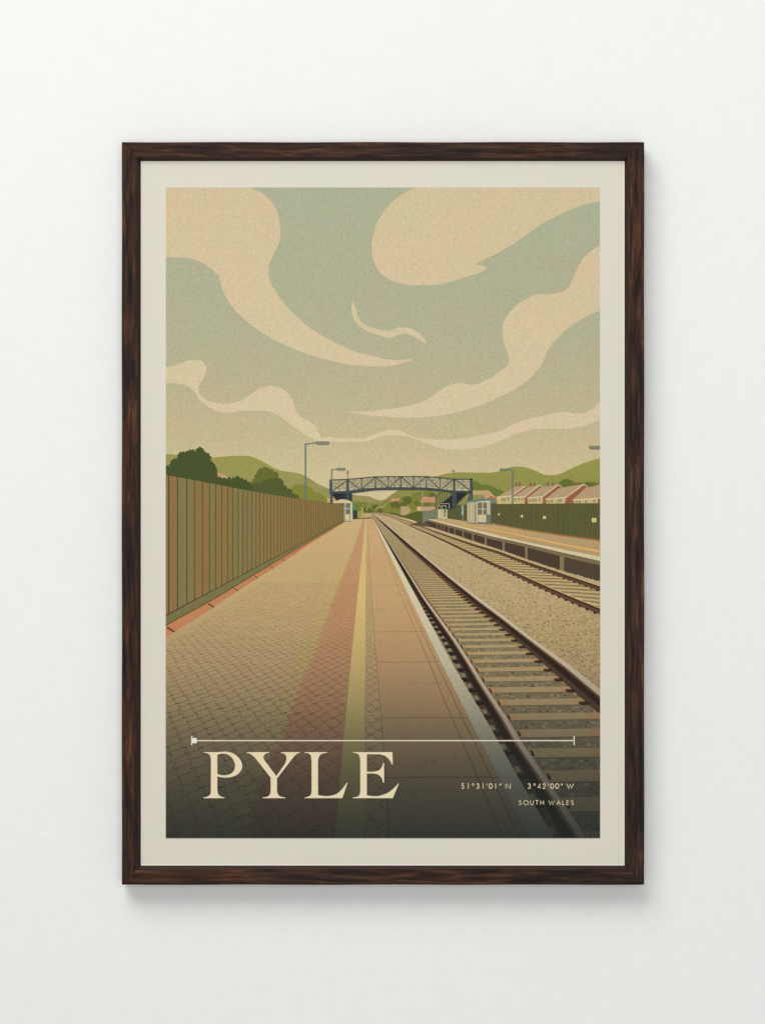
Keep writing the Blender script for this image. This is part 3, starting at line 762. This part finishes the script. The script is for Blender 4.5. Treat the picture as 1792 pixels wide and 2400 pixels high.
for a in xs[1:]:
    if a > 806: continue
    w = interp([(395, 2.9), (440, 2.2), (520, 1.7), (650, 1.2), (806, .8)], a)
    o.rect(a - w / 2, yat(FTL, a), a + w / 2, yat(BB, a), (88, 66, 46), 2)
o.poly(BB + KT[::-1], (120, 114, 73), 1)
o.line(BB, [2.6, 2.2, 1.9, 1.5, 1.2, .8], (88, 62, 44), 3)
o.line(KT, [2, 1.7, 1.4, 1.2, .8], (84, 66, 46), 3)
o.build()

# ---- footbridge
BR = (68, 80, 81); BD2 = (44, 48, 48)
o = Ink('printed_footbridge', 'blue grey lattice footbridge over the tracks')
topc = sm(VB(288, 416, 400, 412, 480, 408, 600, 397, 720, 387, 950, 384, 1195, 385, 1330, 397, 1460, 408, 1628, 408))
botu = sm(VB(288, 528, 450, 520, 590, 500, 720, 492, 850, 487, 1080, 487, 1200, 490, 1320, 502, 1450, 516, 1628, 522))
botl = sm(VB(288, 548, 450, 546, 560, 536, 720, 516, 900, 513, 1150, 512, 1320, 525, 1440, 538, 1628, 543))
o.poly(VJ(150, 530, 520, 520, 520, 690, 240, 690, 195, 620, 150, 560), BD2, 0)
o.poly(topc + botu[::-1], (196, 182, 142), 1)
# mesh infill
x = 775.
while x < 1103:
    t, b = yat(topc, x), yat(botu, x)
    yy4 = t + 3
    j4 = int(x)
    while yy4 < b - 2:
        a = random.uniform(0, 6.28); L = random.uniform(1.2, 2.6)
        o.line([(x - L * math.cos(a), yy4 - L * math.sin(a)), (x + L * math.cos(a), yy4 + L * math.sin(a))], .9, (86, 92, 84), 2 + j4 % 3); j4 += 1
        yy4 += 3.3
    x += 3.2
o.line([(x, y + 1) for x, y in topc], 2.4, BR, 6)
o.poly(botu + botl[::-1], BR, 4)
o.line([(x, y - 1) for x, y in botl], 1.2, (52, 64, 68), 5)
for px, w in ((299, 22), (457, 22), (588, 9), (718, 11), (838, 9), (955, 12), (1075, 9), (1195, 11), (1323, 9), (1455, 20), (1615, 26)):
    x = 700 + px / 4; o.rect(x - w / 8, yat(topc, x), x + w / 8, yat(botu, x) + .6, BR, 6)
for px in (380, 522, 650, 778, 898, 1015, 1135, 1258, 1390, 1538):
    x = 700 + px / 4; o.rect(x - .4, yat(topc, x), x + .4, yat(botu, x), (92, 100, 94), 5)
for d in ((450, 425, 315, 525), (470, 425, 570, 505), (710, 395, 600, 500), (725, 395, 830, 488), (945, 392, 855, 487), (965, 392, 1065, 487), (1185, 392, 1085, 487), (1205, 392, 1310, 500), (1440, 415, 1340, 505), (1472, 418, 1600, 518)):
    o.line(VB(*d), 2.3, BR, 7)
o.rect(*VJ(112, 270)[0], *VJ(150, 730)[0], BR, 8); o.rect(*VJ(415, 270)[0], *VJ(462, 680)[0], BR, 8); o.rect(*VJ(98, 270)[0], *VJ(112, 545)[0], BR, 8)
o.rect(*VJ(372, 540)[0], *VJ(384, 640)[0], BR, 1); o.rect(*VJ(485, 530)[0], *VJ(520, 690)[0], (56, 68, 72), 8)
for (xa, xb) in ((310, 447), (467, 584), (592, 713), (723, 834), (842, 949), (961, 1071), (1079, 1190), (1200, 1319), (1327, 1447), (1465, 1600)):
    a, b = 700 + xa / 4, 700 + xb / 4; m = (a + b) / 2
    o.line([(a, yat(topc, a) + 2), (m, yat(botu, m)), (b, yat(topc, b) + 2)], .8, (92, 100, 94), 4)
    o.line([(a, yat(botu, a)), (m, yat(topc, m) + 2), (b, yat(botu, b))], .8, (92, 100, 94), 5)
# stairs on the right
o.poly(VK(430, 815, 530, 730, 745, 562, 820, 515, 1048, 515, 840, 725, 780, 800, 700, 830, 600, 812), BD2, 0)
o.poly(VK(745, 500, 825, 500, 825, 735, 790, 790, 752, 790), BR, 8)
o.poly(VK(1050, 500, 1130, 500, 1128, 668, 1040, 668, 1068, 560), BR, 1); o.poly(VK(1078, 540, 1092, 540, 1088, 668, 1080, 668), (120, 124, 92), 2)
for px, a in ((436, 600), (470, 570), (518, 525), (560, 505), (605, 505), (650, 505), (705, 505), (735, 505)):
    b = interp([(430, 800), (530, 722), (745, 556)], px)
    o.line(VK(px, a, px, b), 1.3, (60, 70, 64), 0)
o.line(VK(432, 602, 540, 503), 1.3, (60, 70, 64), 1)
o.build()
# lamps at the bridge
lamp_print((775.8, 1100, 778.2, 1130), VB(303, 322, 335, 319, 365, 316), (789, 1096.8, 809.3, 1101.8), w=1.6)
o = Ink('printed_street_lamp'); o.disc(*VB(458, 346)[0], 2.3, 3.5, LH, 0); o.rect(814, 1108, 815.2, 1124, LC, 1); o.build()
o = Ink('printed_street_lamp'); o.disc(*VB(1445, 333)[0], 3.2, 2.1, (134, 130, 116), 0); o.rect(1063.6, 1104, 1064.3, 1123, (150, 140, 110), 1); o.build()

# ---- left shelter, notice board
CRM = (208, 192, 152); FRM = (98, 116, 116); GLS = (110, 112, 98)
o = Ink('printed_platform_shelter', 'small cream shelter printed at the end of the left fence')
o.poly(VJ(255, 712, 375, 712, 375, 742, 255, 736), GLS, 0)
o.poly(sm(VJ(155, 700, 230, 668, 330, 642, 430, 656, 515, 690)) + VJ(500, 712, 160, 712), (202, 186, 142), 1)
o.line(VJ(160, 703, 505, 703), 1.2, (222, 208, 172), 2)
o.poly(VJ(370, 712, 525, 705, 532, 1028, 500, 1050, 370, 1055), CRM, 0)
o.rect(*VJ(402, 716)[0], *VJ(478, 925)[0], GLS, 1)
for r in ((376, 716, 388, 1060), (475, 712, 486, 1055)): o.rect(*VJ(r[0], r[1])[0], *VJ(r[2], r[3])[0], FRM, 2)
o.line(VJ(376, 820, 480, 820), 1.4, (216, 202, 164), 3); o.line(VJ(365, 1054, 497, 1052), 1.7, FRM, 3)
o.build()
o = Ink('printed_notice_board')
o.rect(*VJ(526, 728)[0], *VJ(606, 855)[0], (84, 124, 78), 0); o.rect(*VJ(534, 858)[0], *VJ(616, 1012)[0], (58, 66, 68), 0)
for (a, b, c) in ((545, 760, 590), (540, 795, 596), (548, 825, 585)): o.line(VJ(a, b, c, b + 4), 1, (120, 156, 108), 1)
o.build()
o = Ink('printed_platform_end'); o.line(VJ(540, 1018, 620, 1004, 900, 996), [1, 1.6, 2], (96, 72, 54), 0)
o.poly(VJ(720, 905, 845, 905, 880, 985, 720, 990), (190, 160, 118), 0); o.build()

# ---- right side: palisade, cabin, sign, shelter
o = Ink('printed_palisade_fence'); o.poly(VK(190, 880, 300, 862, 400, 836, 480, 812, 480, 1002, 310, 1012, 190, 1108), (112, 118, 100), 0)
for i in range(12):
    px = 200 + i * 24; o.line(VK(px, 884 - (px - 190) * .24, px, 1095 - (px - 190) * .5 if px < 310 else 1005), .7, (134, 138, 116), 1)
o.build()
o = Ink('printed_ticket_machine')
o.poly(VK(480, 835, 655, 830, 655, 1008, 545, 1012, 480, 1000), (198, 188, 140), 0)
for r in ((545, 835, 556, 1010), (592, 830, 628, 970)): o.rect(*VK(r[0], r[1])[0], *VK(r[2], r[3])[0], (96, 108, 98) if r[0] > 560 else (140, 142, 112), 1)
o.rect(*VK(600, 905)[0], *VK(622, 925)[0], (198, 188, 140), 2)
for l_ in ((535, 727, 690, 725, 690, 820), (476, 835, 476, 767, 632, 765, 632, 815), (560, 765, 560, 815), (528, 780, 528, 815)): 
    pts = VK(*l_)
    for a, b in zip(pts, pts[1:]): o.line([a, b], 1.1, (196, 192, 160), 3 + (l_[0] % 3))
o.build()
o = Ink('printed_sign_post'); o.rect(*VK(920, 756)[0], *VK(964, 945)[0], (146, 156, 140), 0); o.rect(*VK(938, 945)[0], *VK(952, 1036)[0], (140, 148, 128), 0)
o.rect(*VK(928, 880)[0], *VK(956, 900)[0], (196, 196, 170), 1); o.build()
o = Ink('printed_platform_shelter', 'cream shelter with curved teal roof on the right platform')
TL = (102, 130, 124); FB2 = (94, 112, 112)
o.poly(VK(1020, 705, 1190, 695, 1460, 668, 1478, 1100, 1380, 1104, 1190, 1102, 1035, 1078), (206, 186, 146), 0)
for px, w in ((1027, 12), (1062, 9), (1088, 7), (1128, 9), (1152, 6), (1185, 22), (1222, 8), (1392, 12), (1425, 6)):
    o.line(VK(px, 706, px, 1080 + (px - 1027) * .12), w * k8, FB2 if w > 10 else (120, 112, 92), 1)
o.line(VK(1207, 700, 1207, 1100), 2.2, (214, 198, 160), 2)
o.rect(*VK(1228, 702)[0], *VK(1386, 932)[0], (112, 112, 92), 2); o.rect(*VK(1312, 700)[0], *VK(1328, 932)[0], (214, 198, 160), 3); o.rect(*VK(1228, 820)[0], *VK(1386, 832)[0], (214, 198, 160), 4)
o.poly(VK(1215, 1072, 1385, 1078, 1385, 1104, 1215, 1100), FB2, 3); o.poly(VK(1030, 1072, 1190, 1090, 1190, 1103, 1030, 1080), FB2, 3)
o.rect(*VK(1385, 930)[0], *VK(1480, 1104)[0], FB2, 3); o.rect(*VK(1404, 962)[0], *VK(1452, 1100)[0], (126, 112, 70), 4)
o.poly(VK(1456, 700, 1490, 715, 1488, 1125, 1466, 1130), FB2, 5)
o.poly(sm(VK(1010, 695, 1080, 665, 1200, 652, 1330, 634, 1430, 630, 1530, 645, 1578, 690)) + VK(1580, 716, 1478, 724, 1462, 672, 1200, 690, 1030, 712), TL, 6)
o.poly(VK(1200, 690, 1462, 668, 1466, 690, 1210, 704), (212, 196, 156), 7); o.line(VK(1195, 655, 1195, 692), 1, FB2, 7)
o.build()

# ---- rule and lettering, unaffected by the dark fade
LT = (231, 216, 180); RU_ = (222, 215, 192)
o = Ink('title_rule')
o.rect(*VG(272, 500)[0], *VG(283, 587)[0], RU_, 0, 0); o.rect(*VG(283, 519)[0], *VG(324, 569)[0], (232, 230, 220), 1, 0)
o.rect(*VG(323, 539)[0], 1344, VG(0, 550)[0][1], RU_, 0, 0); o.rect(*VI(1373, 500)[0], *VI(1384, 587)[0], RU_, 1, 0)
o.build()
def letter(pts, holes=None):
    o = Ink('title_letter'); o.poly(pts, LT, 0, 0, holes); return o
P_out = VG(388, 652, 520, 652) + sm(VG(520, 652, 560, 649, 605, 648, 660, 662, 708, 695, 740, 740, 750, 785, 738, 825, 703, 863, 650, 885, 600, 891, 555, 888, 517, 880)) + \
    sm(VG(517, 1000, 521, 1035, 535, 1058, 560, 1072, 584, 1077)) + VG(584, 1084, 388, 1084) + sm(VG(388, 1077, 420, 1070, 445, 1055, 455, 1030, 457, 1000)) + sm(VG(457, 725, 453, 693, 438, 671, 415, 661, 388, 658))
P_in = VG(517, 678) + sm(VG(517, 678, 540, 670, 580, 667, 620, 678, 655, 706, 678, 748, 684, 785, 674, 822, 647, 852, 608, 867, 572, 870, 540, 865, 517, 856))
letter(P_out, [P_in[::-1]]).build()
letter(VG(792, 652, 1004, 652) + sm(VG(1004, 659, 975, 665, 955, 680, 949, 700, 956, 726)) + VG(1070, 877) + VG(1145, 770) + sm(VG(1158, 745, 1165, 715, 1158, 682, 1137, 665, 1113, 660)) + VG(1113, 652, 1289, 652) +
       sm(VG(1289, 659, 1260, 670, 1227, 703, 1195, 745)) + VG(1076, 898) + sm(VG(1076, 1000, 1080, 1035, 1095, 1060, 1125, 1073, 1155, 1077)) + VG(1155, 1084, 941, 1084) +
       sm(VG(941, 1077, 975, 1072, 1000, 1060, 1014, 1035, 1017, 1000)) + VG(1017, 892) + sm(VG(900, 742, 860, 695, 825, 668, 792, 658))).build()
letter(VH(53, 652, 267, 652) + sm(VH(267, 659, 233, 663, 205, 675, 187, 700, 180, 740)) + VH(180, 1055) + sm(VH(180, 1055, 230, 1063, 290, 1062, 350, 1045, 400, 1005, 452, 937)) + VH(458, 937, 408, 1084, 53, 1084) +
       sm(VH(53, 1078, 85, 1070, 110, 1055, 119, 1030, 120, 1000)) + sm(VH(120, 740, 116, 700, 105, 675, 85, 663, 53, 658))).build()
letter(VH(508, 652, 877, 652, 880, 768, 872, 768) + sm(VH(872, 768, 858, 738, 835, 708, 800, 685, 750, 673, 637, 672)) + VH(637, 836) + sm(VH(637, 836, 700, 835, 745, 824, 775, 798, 792, 752)) + VH(799, 752, 799, 940, 791, 940) +
       sm(VH(791, 940, 775, 893, 745, 864, 700, 853, 637, 853)) + VH(637, 1057) + sm(VH(637, 1057, 700, 1065, 760, 1060, 830, 1035, 880, 1000, 930, 948)) + VH(937, 948, 880, 1084, 508, 1084) +
       sm(VH(508, 1077, 545, 1070, 567, 1055, 575, 1030, 576, 1000)) + sm(VH(576, 740, 571, 700, 560, 675, 540, 663, 508, 658))).build()

# geometric sans strokes on a unit cell (x 0..1, y 0 top .. 1 base)
def arc(cx, cy, rx, ry, a0, a1, n=14):
    return [(cx + rx * math.cos(math.radians(a0 + (a1 - a0) * i / n)), cy + ry * math.sin(math.radians(a0 + (a1 - a0) * i / n))) for i in range(n + 1)]
GL = {
    '5': [[(.88, .0), (.30, .0), (.20, .46)], [(.20, .46)] + arc(.42, .68, .46, .32, -115, 150)],
    '1': [[(.25, .06), (.75, .0), (.75, 1)]],
    '3': [arc(.45, .25, .36, .25, -165, 85) , arc(.45, .73, .44, .27, -90, 160)],
    '0': [arc(.5, .5, .46, .5, 0, 360, 22)],
    '4': [[(.72, 1), (.72, 0), (.02, .74), (1, .74)]],
    '2': [arc(.47, .28, .38, .28, -185, 35) + [(.05, 1), (.95, 1)]],
    'N': [[(.0, 1), (.0, 0), (1, 1), (1, 0)]],
    'W': [[(.0, 0), (.27, 1), (.5, .12), (.73, 1), (1, 0)]],
    'd': [arc(.5, .2, .5, .18, 0, 360, 14)],
    'p': [[(.9, 0), (.3, .36)]], 'q': [[(.42, 0), (.05, .36)], [(.98, 0), (.6, .36)]],
    'S': [arc(.5, .26, .38, .26, -35, -265) [:] , arc(.5, .755, .44, .245, -95, 160)],
    'O': [arc(.5, .5, .5, .5, 0, 360, 22)],
    'U': [[(.0, 0), (.0, .62)] + arc(.5, .62, .5, .38, 180, 0) + [(1, 0)]],
    'T': [[(0, 0), (1, 0)], [(.5, 0), (.5, 1)]], 'H': [[(0, 0), (0, 1)], [(1, 0), (1, 1)], [(0, .48), (1, .48)]],
    'A': [[(0, 1), (.5, 0), (1, 1)], [(.2, .66), (.8, .66)]], 'L': [[(0, 0), (0, 1), (1, 1)]],
    'E': [[(1, 0), (0, 0), (0, 1), (1, 1)], [(0, .48), (.92, .48)]],
}
def small_text(name, items, y0, y1, w_, col):
    o = Ink(name)
    q = .19976
    for ch, a, b in items:
        w = w_ * (.72 if ch == 'd' else .8 if ch in 'pq' else 1)
        a, b = 1050 + a * q + w / 2, 1050 + b * q - w / 2
        for si, st in enumerate(GL[ch]):
            pts = [(a + (b - a) * u, y0 + w / 2 + (y1 - y0 - w) * v) for u, v in st]
            # mitred ribbon
            n = len(pts); Lf = []; Rt = []
            for i, (x, y) in enumerate(pts):
                x0, yy0 = pts[i - 1] if i else (x, y); x1, yy1 = pts[i + 1] if i < n - 1 else (x, y)
                d0 = Vector((x - x0, y - yy0)); d1 = Vector((x1 - x, yy1 - y))
                if d0.length < 1e-6: d0 = d1
                if d1.length < 1e-6: d1 = d0
                d0.normalize(); d1.normalize(); t = (d0 + d1)
                t = t.normalized() if t.length > 1e-3 else d0
                nx, ny = -t.y, t.x; k = 1 / max(.45, nx * -d0.y + ny * d0.x); k = min(k, 1.5)
                Lf.append((x + nx * w / 2 * k, y + ny * w / 2 * k)); Rt.append((x - nx * w / 2 * k, y - ny * w / 2 * k))
            for i in range(n - 1): o.poly([Lf[i], Lf[i + 1], Rt[i + 1], Rt[i]], col, si, 0)
    o.build()
small_text('coordinates_lettering', [('5', 152, 190), ('1', 220, 243), ('d', 278, 303), ('3', 328, 367), ('1', 393, 415), ('p', 443, 460), ('0', 472, 520), ('1', 540, 562), ('q', 595, 625), ('N', 672, 732),
            ('3', 930, 970), ('d', 999, 1023), ('4', 1043, 1090), ('2', 1103, 1146), ('p', 1165, 1182), ('0', 1192, 1240), ('0', 1250, 1300), ('q', 1312, 1345), ('W', 1386, 1472)], 1836, 1849.2, 1.8, (226, 212, 178))
small_text('region_lettering', [('S', 825, 860), ('O', 878, 942), ('U', 958, 1002), ('T', 1016, 1062), ('H', 1078, 1122), ('W', 1174, 1248), ('A', 1266, 1318), ('L', 1336, 1366), ('E', 1384, 1416), ('S', 1437, 1472)], 1875.6, 1887.2, 1.55, (214, 202, 168))
